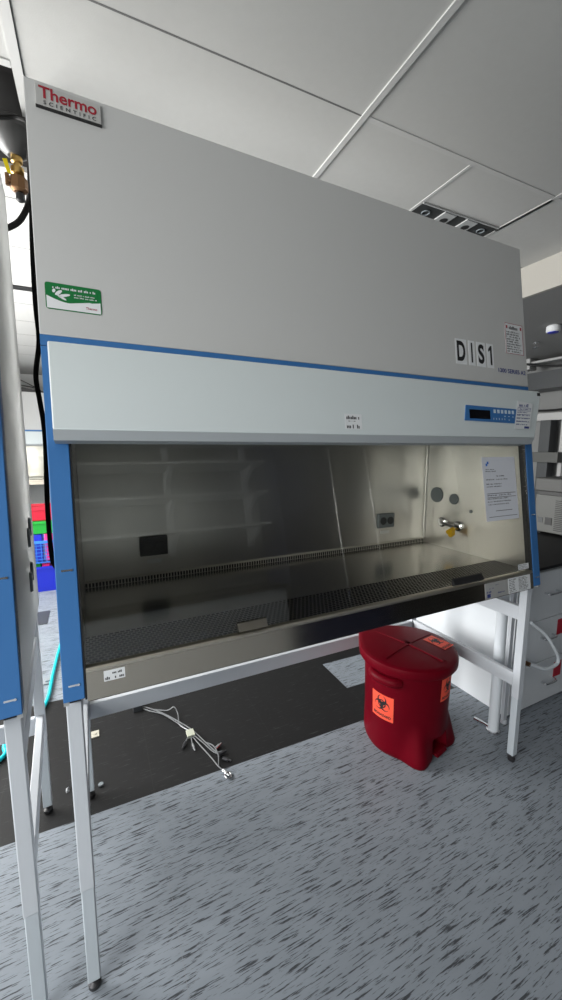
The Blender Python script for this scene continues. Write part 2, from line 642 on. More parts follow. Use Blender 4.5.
# left wall with two bands of windows
WX = -2.10
mb = MB()
wins = [(-2.6, -0.30), (1.1, 3.2), (3.5, 5.6)]
ZB, ZT = 0.75, 2.62
mb.rbox(WX - .12, WX, -3.1, 7.8, 0, ZB)
mb.rbox(WX - .12, WX, -3.1, 7.8, ZT, CH)
e = [-3.1] + [q for w_ in wins for q in w_] + [7.8]
for i in range(0, len(e), 2):
    mb.rbox(WX - .12, WX, e[i], e[i + 1], ZB, ZT)
struct('wall_left', mb, WALLM, smooth=False)
for i, (a, b_) in enumerate(wins):
    mb = MB()
    t_ = 0.045
    mb.rbox(WX - .09, WX - .03, a, b_, ZB, ZB + t_)
    mb.rbox(WX - .09, WX - .03, a, b_, ZT - t_, ZT)
    for q in (a, (a + b_) / 2 - t_ / 2, b_ - t_):
        mb.rbox(WX - .09, WX - .03, q, q + t_, ZB + t_, ZT - t_)
    w_ = struct('window_%d' % (i + 1), mb, FRAMEM, smooth=False)
    mb = MB()
    mb.rbox(WX - .064, WX - .058, a + t_, b_ - t_, ZB + t_, ZT - t_)
    p_ = obj('pane', mb, PANE, w_, smooth=False)

# ================================================================== BIOSAFETY CABINET
ZS0, ZS1, ZT_ = 1.7525, 1.7745, 2.3885
ZR = FZ(ZT_)


def bsc(label):
    R = thing('biosafety_cabinet', label, 'safety cabinet', (W / 2, 0.4, ZC))
    # body shell: sides, back, top, floor pan
    mb = MB()
    yb = 0.80
    for xa, xb in ((0.0, 0.012), (W - 0.012, W)):
        ring = lambda x: [Vector((x, F(x, 0.884).y + .004, 0.896)), Vector((x, yb, 0.896)), Vector((x, yb, ZR - .012)), Vector((x, F(x, ZT_ - .012).y + .004, ZR - .012))]
        mb = MB()
        mb.prism(ring(xa), ring(xb))
        obj('side_panel', mb, SIDEM, R)
    mb = MB(); mb.box(0.013, W - .013, yb - .012, yb, 0.896, ZR - .012); obj('rear_panel', mb, WHITE, R)
    mb = MB(); mb.box(0, W, F(0, ZT_ - .012).y + .02, yb, ZR - .012, ZR); obj('top_panel', mb, WHITE, R)
    mb = MB(); mb.box(0.013, W - .013, 0.03, yb - .012, 0.897, 0.912); obj('bottom_pan', mb, SSH, R)
    mb = MB(); mb.fsheet(0, W, ZS1 + .001, ZT_, -0.02, 0.0); obj('upper_panel', mb, WHITE, R, bevel=0.002)
    mb = MB(); mb.fsheet(0, W, ZS0 - .004, ZS1, -0.02, -0.0005); obj('trim_stripe', mb, BLUE, R)
    # blue side columns
    for xa, xb in ((0.0, 0.0475), (W - 0.0475, W)):
        mb = MB()
        zt_ = ZS0 - .005
        cr = lambda x: [F(x, ZC), F(x, ZC) + Vector((0, .05, 0)), F(x, zt_) + Vector((0, .05, 0)), F(x, zt_)]
        mb.prism(cr(xa), cr(xb))
        c = obj('side_column', mb, BLUE, R, bevel=0.002)
        for z in (1.2085, 0.9315):
            mb = MB()
            cx = (xa + xb) / 2
            mb.fsheet(cx - .011, cx + .011, z - .0022, z + .0022, -0.001, 0.0012)
            mb.cyl(F(cx + .011, z, -0.001), F(cx + .011, z, .002), .0032, n=10)
            obj('screw_slot', mb, CHROME, c)
        mb = MB()
        xi, xj = (xb, xb + .0045) if xa == 0 else (xa - .0045, xa)
        mb.fsheet(xi, xj, 0.89, 1.52, -0.03, -0.002)
        obj('sash_gasket', mb, BLACK, c)
    # swung-out front cover with a slanted right end
    prof = [(ZS0 - .006, 0.0), (1.738, 0.060), (1.728, 0.0655), (1.536, 0.0655), (1.514, 0.055), (1.513, 0.002)]
    def xr(z):
        return 1.806 + (z - 1.513) / (1.745 - 1.513) * 0.078
    mb = MB()
    ra = [F(.0185, z, o) for z, o in prof]
    rb = []
    for z, o in prof:
        x = xr(z)
        if z > 1.735:
            x -= 0.012
        rb.append(F(x, z, o))
    mb.prism(ra[:4] + [F(.0185, 1.536, .002)], rb[:4] + [F(xr(1.536), 1.536, .002)])
    cv = obj('front_cover', mb, COVER, R, bevel=0.003)
    mb = MB()
    mb.prism([F(.0185, 1.5358, .0655), F(.0185, 1.513, .055), F(.0185, 1.513, .002), F(.0185, 1.5358, .002)],
             [F(xr(1.5358), 1.5358, .0655), F(xr(1.513), 1.513, .055), F(xr(1.513), 1.513, .002), F(xr(1.5358), 1.5358, .002)])
    obj('lower_lip', mb, LIP, cv)
    mb = MB(); mb.fsheet(1.850, 1.872, 1.716, 1.729, .0655, .0662); obj('latch_opening', mb, BLACK, cv)
    # control panel
    O = 0.0657
    mb = MB()
    ring = lambda o: [F(1.385, 1.598, o), F(1.682, 1.594, o), F(1.70, 1.652, o), F(1.396, 1.656, o)]
    mb.prism(ring(O), ring(O + .0025))
    cp = obj('control_panel', mb, BLUE, R)
    mb = MB(); mb.fsheet(1.412, 1.531, 1.606, 1.640, O + .0027, O + .0035); obj('display', mb, LCD, cp)
    mb = MB()
    for k in range(6):
        x = 1.553 + k * .0228
        mb.fsheet(x, x + .013, 1.631, 1.645, O + .0027, O + .0034)
    obj('keypad', mb, KEYS, cp)
    mb = MB()
    for k in range(5):
        x = 1.550 + k * .017
        mb.fsheet(x, x + .003, 1.605, 1.612, O + .0027, O + .0031)
    for x, z in ((1.617, 1.619), (1.642, 1.619), (1.668, 1.618), (1.643, 1.605)):
        mb.fsheet(x, x + .009, z, z + .003, O + .0027, O + .0031)
    obj('indicator_print', mb, KEYS, cp)
    # stainless apron and ledge
    mb = MB(); mb.fsheet(.0525, W - .0525, 0.886, 0.9535, -0.012, 0.0)
    obj('front_apron', mb, SSA, R)
    mb = MB()
    ring = lambda x: [F(x, .954, 0.0), F(x, .954, -0.03), F(x, .966, -0.034), F(x, .967, -.012), F(x, .9645, -.003), F(x, .960, 0.0)]
    mb.prism(ring(.0525), ring(W - .0525))
    obj('armrest_ledge', mb, SSL, R)
    # interior
    x0, x1, yw = .0525, 1.8475, .652
    mb = MB()
    mb.box(x0, x1, .035, .20, .9720, .9755)
    obj('intake_grille', mb, GRILLE, R, smooth=False)
    mb = MB()
    mb.prism([(x0, .20, .9755), (x0, .204, .972), (x0, yw, .972), (x0, yw, .966), (x0, .20, .966)],
             [(x1, .20, .9755), (x1, .204, .972), (x1, yw, .972), (x1, yw, .966), (x1, .20, .966)])
    obj('work_surface', mb, SSH, R, smooth=False)
    mb = MB(); mb.box(x0, x1, yw + .004, yw + .008, .97, 1.74); obj('rear_liner', mb, SS, R)
    mb = MB(); mb.box(x0, x1, yw, yw + .003, .9665, .999); obj('exhaust_slot_strip', mb, SLOTS, R, smooth=False)
    for a, b_ in ((x0 - .004, x0 - .001), (x1 + .001, x1 + .004)):
        mb = MB()
        ring = lambda x: [(x, .024, .965), (x, yw + .012, .965), (x, yw + .012, 1.74), (x, .14, 1.74), (x, .115, 1.60)]
        mb.prism(ring(a), ring(b_))
        obj('side_liner', mb, SS, R)
    mb = MB(); mb.cyl((x1 - .003, yw - .001, 1.0), (x1 - .003, yw - .001, 1.735), .007, n=12); obj('corner_cove', mb, SS, R)
    mb = MB(); mb.box(x0, x1, .15, yw + .003, 1.72, 1.726); obj('supply_diffuser', mb, SSL, R)
    # mains outlets on the rear liner
    for xa, xb, za, zb in ((1.496, 1.609, 1.082, 1.161), (0.262, 0.373, 1.076, 1.156)):
        mb = MB(); mb.box(xa, xb, yw - .012, yw + .004, za, zb)
        oc = obj('outlet_cover', mb, GREYP if xa > 1 else DGREY, R, bevel=.003)
        mb = MB()
        xm = (xa + xb) / 2
        for s in (-1, 1):
            mb.lathe((xm + s * .025, yw - .0125, (za + zb) / 2), [(.021, 0), (.021, .004), (.018, .006)], 20, (0, -1, 0))
        obj('flip_lid', mb, DGREY, oc)
        mb = MB(); mb.box(xm - .03, xm + .03, yw - .0005, yw + .004, za - .035, za - .018)
        obj('rating_label', mb, LABELW, oc)
    # right side liner fittings
    mb = MB(); mb.lathe((x1 + .001, .570, 1.258), [(.043, 0), (.043, .005), (.039, .008)], 28, (-1, 0, 0)); obj('port_cap', mb, GREYP, R)
    mb = MB(); mb.lathe((x1 + .001, .453, 1.247), [(.029, 0), (.029, .005), (.026, .008)], 24, (-1, 0, 0)); obj('port_cap', mb, GREYP, R)
    mb = MB(); mb.lathe((x1 + .001, .345, 1.195), [(.009, 0), (.009, .004)], 12, (-1, 0, 0)); obj('port_plug', mb, GREYP, R)
    mb = MB()
    mb.lathe((x1 + .001, .520, 1.111), [(.027, 0), (.027, .010), (.018, .016)], 22, (-1, 0, 0))
    mb.lathe((x1 + .001, .414, 1.106), [(.027, 0), (.027, .010), (.018, .016)], 22, (-1, 0, 0))
    mb.tube([(x1 - .012, .52, 1.111), (x1 - .028, .49, 1.109), (x1 - .030, .44, 1.105), (x1 - .034, .415, 1.101)], .008, 10)
    mb.cyl((x1 - .034, .415, 1.107), (x1 - .045, .415, 1.087), .007)
    gv = obj('service_valve', mb, CHROME, R)
    gv['label'] = 'chrome service valve'
    mb = MB()
    c0 = Vector((x1 - .052, .418, 1.079))
    for k in range(3):
        a = 2 * pi * k / 3
        d = Vector((0.25 * cos(a), cos(a), sin(a))) * .013
        mb.cyl(c0 + d + Vector((-.012, 0, -.004)), c0 + d + Vector((.012, 0, .004)), .0125, n=14)
    mb.cyl(c0 + Vector((-.013, 0, -.004)), c0 + Vector((.013, 0, .004)), .016, n=16)
    kb = obj('valve_knob', mb, YELLOW, gv)
    kb['label'] = 'yellow knob'
    # glass sash with two pull grips
    mb = MB(); mb.fsheet(.0525, W - .0525, .973, 1.56, -0.008, -0.002)
    sa = obj('sash_glass', mb, GLASS, R, smooth=False)
    for xa, xb in ((.451, .543), (1.340, 1.507)):
        mb = MB()
        ring = lambda x: [F(x, .972, -.0015), F(x, .972, .006), F(x, .978, .016), F(x, .984, .012), F(x, .999, .004), F(x, 1.0, -.0015)]
        mb.prism(ring(xa), ring(xb))
        obj('sash_grip', mb, SSA if xa < 1 else BLACK, sa)
    return R


main = bsc('wide white and blue safety cabinet with glass sash over the red bin')
left = copy_tree(main)
plain = left
LA = radians(2.6)
LP = Vector((-.083, 0, 0))


def turn_left(o):
    p = o.location - Vector((W, 0, 0))
    o.location = LP + Matrix.Rotation(LA, 3, 'Z') @ p
    o.rotation_euler.z = LA


turn_left(left)
left['label'] = 'second safety cabinet cut by the left edge, blue column and grey side showing'
# the side of the left neighbour carries dark oval plugs
for y, z in ((.60, 1.262), (.525, 1.238), (.535, 1.119), (.47, 1.10)):
    mb = MB()
    xl_ = W / 2
    ring = lambda x, q: [(x, y - .4 + q * .014 * cos(2 * pi * k / 20), z - ZC - .02 + .02 * (1 if sin(2 * pi * k / 20) > 0 else -1) + q * .014 * sin(2 * pi * k / 20)) for k in range(20)]
    mb.prism(ring(xl_ + .0005, 1), ring(xl_ + .008, .8))
    pl_ = obj('side_plug', mb, GREYP, left, local=True)
    pl_['label'] = 'dark oval plug'

# ---- printing and labels on the main cabinet
mb = MB(); mb.fsheet(.023, .170, 2.3245, 2.3765, 0.0, .006)
npl = obj('nameplate', mb, PLATE, main, bevel=.002)
mb = MB(); mb.fsheet(.023, .170, 2.3215, 2.3250, 0.0, .0065); obj('plate_edge', mb, BLACK, npl)
mb = MB(); text_into(mb, 'Thermo', .031, .159, 2.3435, 2.3725, lambda u, v: F(u, v, .0068), .020, 0.98); obj('red_lettering', mb, INKR, npl, smooth=False)
mb = MB(); text_into(mb, 'SCIENTIFIC', .040, .157, 2.3295, 2.3385, lambda u, v: F(u, v, .0068), .01, 1.75); obj('dark_lettering', mb, INK, npl, smooth=False)


def fround(mb, x0, x1, z0, z1, o0, o1, r=.006):
    def ring(o):
        p = []
        for cx, cz, a0 in ((x1 - r, z0 + r, -90), (x1 - r, z1 - r, 0), (x0 + r, z1 - r, 90), (x0 + r, z0 + r, 180)):
            for k in range(5):
                a = radians(a0 + 22.5 * k)
                p.append(F(cx + r * cos(a), cz + r * sin(a), o))
        return p
    mb.prism(ring(o0), ring(o1))


mb = MB(); fround(mb, .0172, .1418, 1.838, 1.9025, 0.0, .0012)
gs = obj('green_sticker', mb, GREEN, main, smooth=False)
gs['label'] = 'green and white sticker'
mb = MB()
n = 24
top, bot = [], []
for k in range(n + 1):
    t = k / n
    x = .0195 + t * (.1395 - .0195)
    top.append(F(x, 1.8705 - .0135 * math.sin(min(1, t / .42) * pi / 2) * (1 - max(0, (t - .42) / .58) * .95) + (-.002 if t > .8 else 0), .0016))
    bot.append(F(x, 1.8402, .0016))
mb.add(top + bot, [(n + 1 + k, n + 2 + k, k + 1, k) for k in range(n)])
obj('white_wave', mb, LABELW, gs, smooth=False)
mb = MB()
glyphs(mb, .030, .131, 1.888, 1.896, 1, lambda u, v: F(u, v - (u - .03) * .0, .0018), seed=3, ragged=.02, thick=.75)
glyphs(mb, .080, .132, 1.870, 1.882, 2, lambda u, v: F(u, v, .0018), seed=4, ragged=.3)
for (cx, cz, sx, sz, rot) in ((.046, 1.8795, .010, .004, .7), (.058, 1.8745, .014, .0035, .25), (.052, 1.869, .012, .003, -.5), (.036, 1.883, .005, .0035, 1.2)):
    ring = []
    for k in range(10):
        a = 2 * pi * k / 10
        px, pz = sx * cos(a), sz * sin(a)
        ring.append(F(cx + px * cos(rot) - pz * sin(rot), cz + px * sin(rot) + pz * cos(rot), .0018))
    mb.add(ring, [tuple(range(10))])
obj('white_print', mb, LABELW, gs, smooth=False)
mb = MB(); text_into(mb, 'Thermo', .105, .131, 1.8475, 1.8535, lambda u, v: F(u, v, .0019), .02); obj('small_red_lettering', mb, INKR, gs, smooth=False)

xs = ((1.4405, 1.5045), (1.5175, 1.5545), (1.5670, 1.6195), (1.6300, 1.6720))
for ch, (xa, xb) in zip('DIS1', xs):
    mb = MB(); mb.fsheet(xa, xb, 1.838, 1.9385, 0, .0008)
    c = obj('letter_card', mb, LABELW, main, smooth=False)
    mb = MB()
    pad = {'D': .008, 'I': .014, 'S': .008, '1': .010}[ch]
    if ch == '1':
        xm = (xa + xb) / 2
        P_ = [(xm - .001, 1.850), (xm + .010, 1.850), (xm + .010, 1.930), (xm + .001, 1.930), (xm - .013, 1.915), (xm - .013, 1.904), (xm - .001, 1.911)]
        mb.add([F(u, v, .0012) for u, v in P_], [(0, 1, 2, 3, 6), (3, 4, 5, 6)])
    else:
        text_into(mb, ch, xa + pad, xb - pad, 1.850, 1.930, lambda u, v: F(u, v, .0012), .035)
    obj('black_letter', mb, INK, c, smooth=False)
    c['label'] = 'white card with black letter ' + ch

mb = MB(); mb.fsheet(1.758, 1.880, 1.912, 2.044, 0, .0008)
wl = obj('warning_label', mb, LABELW, main, smooth=False)
mb = MB()
fn = lambda u, v: F(u, v, .0012)
for a in ((1.758, 1.880, 1.912, 1.914), (1.758, 1.880, 2.042, 2.044), (1.758, 1.761, 1.912, 2.044), (1.877, 1.880, 1.912, 2.044), (1.766, 1.776, 2.020, 2.034), (1.862, 1.872, 2.020, 2.034)):
    quad(mb, fn, *a)
obj('red_border', mb, INKR, wl, smooth=False)
mb = MB()
glyphs(mb, 1.786, 1.852, 2.018, 2.036, 1, fn, seed=11, ragged=.02, word=(8, 9), fill=.9, thick=.8)
glyphs(mb, 1.766, 1.872, 1.918, 2.012, 9, fn, seed=12, ragged=.2, thick=.66)
obj('print', mb, INK, wl, smooth=False)
mb = MB(); text_into(mb, '1300 SERIES A2', 1.698, 1.884, 1.8255, 1.8435, fn, .02); obj('model_lettering', mb, INKB, main, smooth=False)

# labels on the front cover
fo = lambda u, v: F(u, v, .0664)
mb = MB(); mb.fsheet(.832, .899, 1.554, 1.602, .0655, .0661)
c = obj('cover_sticker', mb, LABELW, main, smooth=False)
mb = MB()
glyphs(mb, .838, .894, 1.585, 1.599, 1, fo, seed=21, ragged=.02, word=(6, 7), thick=.8)
glyphs(mb, .846, .888, 1.576, 1.582, 1, fo, seed=22)
glyphs(mb, .838, .894, 1.557, 1.571, 1, fo, seed=23, ragged=.02, word=(2, 3), thick=.85)
obj('print', mb, INK, c, smooth=False)
mb = MB()
ring = lambda o: [F(1.676, 1.571, o), F(1.776, 1.573, o), F(1.809, 1.680, o), F(1.707, 1.686, o)]
mb.prism(ring(.0690), ring(.0697))
c = obj('certification_sticker', mb, LABELW, main, smooth=False)
c['label'] = 'white certification sticker'
fs_ = lambda u, v: F(1.676 + u * .1 + v * .032, 1.572 + v * .111, .0700)
mb = MB()
glyphs(mb, .05, .95, .10, .78, 6, fs_, seed=31, ragged=.3, thick=.4)
for v in (.26, .40, .53, .67, .78):
    quad(mb, fs_, .05, .94, v, v + .014)
quad(mb, fs_, .62, .94, .02, .10)
obj('print', mb, INKB, c, smooth=False)
mb = MB(); text_into(mb, 'ANSI', .2, .6, .84, .95, fs_, .02) if False else glyphs(mb, .12, .75, .82, .97, 1, fs_, seed=33, ragged=.05, word=(4, 5), thick=.8)
obj('heading', mb, INKB, c, smooth=False)

# apron labels
mb = MB(); mb.fsheet(1.526, 1.672, .8885, .9525, 0, .0008)
c = obj('rating_plate', mb, PLATE, main, smooth=False)
mb = MB()
fa = lambda u, v: F(u, v, .0012)
glyphs(mb, 1.548, 1.585, .925, .932, 1, fa, seed=41, ragged=.1); glyphs(mb, 1.535, 1.565, .912, .922, 1, fa, seed=42, ragged=.0, thick=.8)
glyphs(mb, 1.600, 1.650, .902, .912, 1, fa, seed=43, ragged=.1, thick=.7); glyphs(mb, 1.590, 1.615, .937, .942, 1, fa, seed=44)
quad(mb, fa, 1.537, 1.558, .893, .908)
obj('print', mb, INKB, c, smooth=False)
mb = MB(); mb.fsheet(1.675, 1.826, .8885, .9525, 0, .0008)
c = obj('data_label', mb, LABELW, main, smooth=False)
mb = MB(); glyphs(mb, 1.680, 1.735, .892, .949, 8, fa, seed=45, thick=.6); glyphs(mb, 1.745, 1.820, .892, .949, 9, fa, seed=46, thick=.6)
obj('print', mb, INK, c, smooth=False)
mb = MB(); mb.fsheet(.092, .142, .9235, .9495, 0, .0008)
c = obj('inventory_sticker', mb, LABELW, main, smooth=False)
mb = MB(); glyphs(mb, .095, .123, .927, .936, 1, fa, seed=47, ragged=0, word=(4, 5), thick=.8); glyphs(mb, .112, .139, .938, .946, 1, fa, seed=48, ragged=0, thick=.7); glyphs(mb, .128, .139, .927, .936, 1, fa, seed=49, ragged=0, thick=.8)
obj('print', mb, INK, c, smooth=False)
mb = MB(); mb.fsheet(1.752, 1.824, .978, 1.002, -0.002, -.0012)
c = obj('sash_sticker', mb, LABELW, main, smooth=False)
fg = lambda u, v: F(u, v, -.0008)
mb = MB(); glyphs(mb, 1.757, 1.820, .981, 1.0, 3, fg, seed=50); obj('print', mb, INK, c, smooth=False)

# document taped on the glass
D = thing('paper_document', 'printed white page taped to the right end of the glass sash', 'paper', F(1.667, 1.2, 0))
mb = MB()
ring = lambda o: [F(1.566, 1.201, o), F(1.779, 1.201, o), F(1.770, 1.466, o), F(1.557, 1.466, o)]
mb.prism(ring(-.0018), ring(-.0012))
obj('sheet', mb, PAPER, D, smooth=False)
mb = MB()
fd = lambda u, v: F(1.566 + u * .213 - v * .009, 1.201 + v * .265, -.0008)
glyphs(mb, .08, .40, .76, .82, 2, fd, seed=61, thick=.5); glyphs(mb, .40, .65, .68, .72, 1, fd, seed=62, ragged=0)
for v in (.63, .56, .52):
    glyphs(mb, .08, .95, v, v + .035, 1, fd, seed=int(v * 100), ragged=.5)
quad(mb, fd, .08, .95, .425, .433); glyphs(mb, .08, .95, .38, .42, 1, fd, seed=63); quad(mb, fd, .08, .95, .365, .372)
for v in (.24, .285, .33):
    glyphs(mb, .08, .95, v, v + .034, 1, fd, seed=int(v * 1000), ragged=.3)
quad(mb, fd, .30, .80, .150, .158); quad(mb, fd, .08, .95, .06, .067)
obj('print', mb, INK, D, smooth=False)
mb = MB()
for a in ((.10, .90), (.14, .93)):
    quad(mb, fd, a[0], a[0] + .05, a[1] - .04, a[1])
obj('letterhead_mark', mb, CLBLUE, D, smooth=False)

# ================================================================== STANDS
def stand(label):
    S = thing('cabinet_stand', label, 'equipment stand', (W / 2, 0.4, 0))
    Y0, Y1, DP = 0.032, 0.718, 0.036
    for xa, xb in ((.0025, .0385), (W - .0425, W - .0065)):
        xm = (xa + xb) / 2
        for y in (Y0, Y1):
            front = y < 0.1
            mb = MB(); mb.box(xa, xb, y, y + DP, .334, .884 if front else .8925)
            lg = obj('leg', mb, STAND, S, bevel=.003)
            mb = MB(); mb.box(xa + .0015, xb - .0015, y + .002, y + DP - .002, .034, .338); obj('telescopic_tube', mb, STAND_IN, lg, bevel=.003)
            mb = MB(); mb.lathe((xm, y + DP / 2, 0), [(.015, 0), (.017, .004), (.017, .014), (.008, .020), (.008, .034)], 18)
            obj('levelling_foot', mb, DARKMET if front else BLACK, lg)
            if front:
                mb = MB(); mb.box(xa + .001, xb - .001, y + .001, y + DP - .001, .8842, .8930)
                obj('mounting_plate', mb, BLACK, lg)
        for za, zb in ((.718, .785), (.386, .452)):
            mb = MB(); mb.box(xm - .012, xm + .012, Y0 + DP, Y1, za, zb); obj('side_rail', mb, STAND, S, bevel=.002)
    mb = MB(); mb.box(.0385, W - .0425, Y1 - .002, Y1 + .020, .374, .444); obj('rear_rail', mb, STAND, S, bevel=.002)
    return S


st = stand('grey steel telescopic stand carrying the wide cabinet over the red bin')
st2 = copy_tree(st)
plain_stand = st2
turn_left(st2)
st2['label'] = 'grey steel stand at the left edge under the neighbouring cabinet'

# ================================================================== RED BIN
BC = Vector((1.533, 0.424, 0))
bin_ = thing('biohazard_bin', 'dark red plastic step bin with orange biohazard labels under the cabinet', 'waste bin', BC, radians(283))


def wrap(a):
    return (a + pi) % (2 * pi) - pi


def rad(a, z):
    """body radius at angle a (0 = pedal side) and height z"""
    r = 0.205 + 0.014 * (z / 0.46)
    r *= 1.0 + 0.012 * cos(4 * a)
    if z < 0.20:
        k = (1 - z / 0.20)
        for a0 in (-0.66, 0.66):
            r += 0.059 * k * math.exp(-(wrap(a - a0) / (0.15 + 0.13 * k)) ** 2)
        r += 0.012 * k * math.exp(-(wrap(a - pi) / 0.8) ** 2)
    if z < 0.115 and abs(wrap(a)) < 0.30:
        r -= 0.07 * (1 - (abs(wrap(a)) / 0.30) ** 4)
    if z < 0.03:
        r -= 0.010 * (1 - z / 0.03) ** 2
    return r


def surf(a, z, off=0.0):
    r = rad(a, z) + off
    return Vector((r * cos(a), r * sin(a), z))


mb = MB()
NA = 160
zs = [0, .004, .010, .02, .03, .05, .07, .09, .105, .118, .13, .15, .17, .19, .21, .25, .30, .34, .38, .42, .45, .462]
vs = [surf(2 * pi * k / NA, z) for z in zs for k in range(NA)]
fs = [(i * NA + k, i * NA + (k + 1) % NA, (i + 1) * NA + (k + 1) % NA, (i + 1) * NA + k) for i in range(len(zs) - 1) for k in range(NA)]
fs += [tuple(range(NA))[::-1], tuple((len(zs) - 1) * NA + k for k in range(NA))]
mb.add(vs, fs)
body = obj('bin_body', mb, RED, bin_, local=True)
# lid: thick overhanging rounded cap with cross ridges and hinge nose
def lid_r(a):
    r = 0.245
    r += 0.050 * math.exp(-(wrap(a - pi) / 0.36) ** 2)
    return r


prof = [(.90, .448), (.985, .449), (1.0, .455), (1.0, .484), (.988, .493), (.965, .497), (.90, .500), (.6, .507), (.3, .511), (.02, .512)]
vs = []
for q, z in prof:
    for k in range(NA):
        a = 2 * pi * k / NA
        r = lid_r(a) * q
        vs.append(Vector((r * cos(a), r * sin(a), z)))
fs = [(i * NA + k, i * NA + (k + 1) % NA, (i + 1) * NA + (k + 1) % NA, (i + 1) * NA + k) for i in range(len(prof) - 1) for k in range(NA)]
fs += [tuple(range(NA))[::-1], tuple((len(prof) - 1) * NA + k for k in range(NA))]
mb = MB(); mb.add(vs, fs)
lid = obj('lid', mb, RED, bin_, local=True)


def lidz(x, y):
    r = math.hypot(x, y) / .241
    return .500 + .012 * (1 - min(1, r / .9) ** 1.6)


mb = MB()
for ax in (0, 1):
    n = 15
    for sgn in (-1, 1):
        off = 0.010 * sgn
    row = []
    for k in range(n + 1):
        t = -.20 + .40 * k / n
        ring = []
        for w, h in ((-.020, -.004), (-.012, .005), (.012, .005), (.020, -.004)):
            x, y = (t, w) if ax == 0 else (w, t)
            ring.append(Vector((x, y, lidz(x, y) + h)))
        row.append(ring)
    vs = [p for r_ in row for p in r_]
    fs = []
    for k in range(n):
        for j in range(3):
            fs.append((k * 4 + j, (k + 1) * 4 + j, (k + 1) * 4 + j + 1, k * 4 + j + 1))
    mb.add(vs, fs)
obj('lid_ridge', mb, RED, lid, local=True)
mb = MB()
mb.cyl((-.222, -.075, .462), (-.222, .075, .462), .017, n=14)
obj('hinge', mb, RED, bin_, local=True)
# pedal in the notch between the feet
mb = MB()
mb.prism([(.12, -.040, .024), (.222, -.046, .020), (.222, .046, .020), (.12, .040, .024)], [(.12, -.040, .040), (.212, -.046, .034), (.212, .046, .034), (.12, .040, .040)])
obj('foot_pedal', mb, RED, bin_, bevel=.004, local=True)
# moulded side grips
for a0 in (-pi / 2 + .07, pi / 2 - .07):
    pts = []
    rr = []
    for k in range(13):
        t = -1 + 2 * k / 12
        a = a0 + .36 * t
        pts.append(surf(a, .410, .020 * (1 - t ** 4) - .008))
        rr.append(.024)
    mb = MB(); mb.tube(pts, rr, 12)
    obj('side_grip', mb, RED, bin_, local=True)


def biohazard(mb, fn, R):
    """trefoil sign, radius R, drawn through fn(u, v)"""
    s = R / 26.0
    for k in range(3):
        th = pi / 2 + k * 2 * pi / 3
        ex, ey = cos(th), sin(th)
        px, py = -ey, ex
        n = 30
        o_, i_ = [], []
        for j in range(n + 1):
            t = radians(16) + (2 * pi - radians(32)) * j / n
            ro, ri = 15.0, 10.6
            u, v = 11 + ro * cos(t), ro * sin(t)
            o_.append((u, v))
            u, v = 14.6 + ri * cos(t), ri * sin(t)
            i_.append((u, v))
        for j in range(n):
            q = [o_[j], o_[j + 1], i_[j + 1], i_[j]]
            mb.add([fn((u * ex + v * px) * s, (u * ey + v * py) * s) for u, v in q], [(0, 1, 2, 3)])
        m = 10
        for j in range(m):
            a, b_ = th - radians(44) + radians(88) * j / m, th - radians(44) + radians(88) * (j + 1) / m
            mb.add([fn(r * cos(t) * s, r * sin(t) * s) for r, t in ((9.6, a), (12.8, a), (12.8, b_), (9.6, b_))], [(0, 1, 2, 3)])


def body_label(a0, z0, w, h, name, tilt=0.0):
    def fn(u, v, off):
        uu, vv = u * cos(tilt) - v * sin(tilt), u * sin(tilt) + v * cos(tilt)
        return surf(a0 + uu / rad(a0, z0), z0 + vv, off)
    mb = MB()
    n = 10
    vs, fs = [], []
    for i in range(n + 1):
        for j in range(n + 1):
            vs.append(fn(-w / 2 + w * i / n, -h / 2 + h * j / n, .0012))
    for i in range(n):
        for j in range(n):
            fs.append((i * (n + 1) + j, (i + 1) * (n + 1) + j, (i + 1) * (n + 1) + j + 1, i * (n + 1) + j + 1))
    mb.add(vs, fs)
    o = obj(name, mb, ORANGE, body, local=True)
    mb = MB()
    biohazard(mb, lambda u, v: fn(u, v + h * .12, .002), w * .36)
    text_into(mb, 'BIOHAZARD', -w * .40, w * .40, -h * .40, -h * .29, lambda u, v: fn(u, v, .002), .03)
    s = obj('biohazard_sign', mb, INK, body, local=True, smooth=False)
    return o


body_label(radians(-88), .256, .122, .130, 'orange_label')
body_label(radians(3), .368, .104, .116, 'orange_label')
mb = MB()
def fl(u, v, off=.0015):
    a = radians(90)
    x, y = .090 + u * cos(a) - v * sin(a), .142 + u * sin(a) + v * cos(a)
    return Vector((x, y, lidz(x, y) + off))
n = 6
w, h = .090, .125
vs = [fl(-w / 2 + w * i / n, -h / 2 + h * j / n, .0035) for i in range(n + 1) for j in range(n + 1)]
fs = [(i * 7 + j, (i + 1) * 7 + j, (i + 1) * 7 + j + 1, i * 7 + j + 1) for i in range(n) for j in range(n)]
mb.add(vs, fs)
ll = obj('orange_label', mb, ORANGE, lid, local=True)
mb = MB(); biohazard(mb, lambda u, v: fl(u, v + .014, .0045), .040)
text_into(mb, 'BIOHAZARD', -.042, .042, -.055, -.040, lambda u, v: fl(u, v, .0045), .03)
obj('biohazard_sign', mb, INK, lid, local=True, smooth=False)

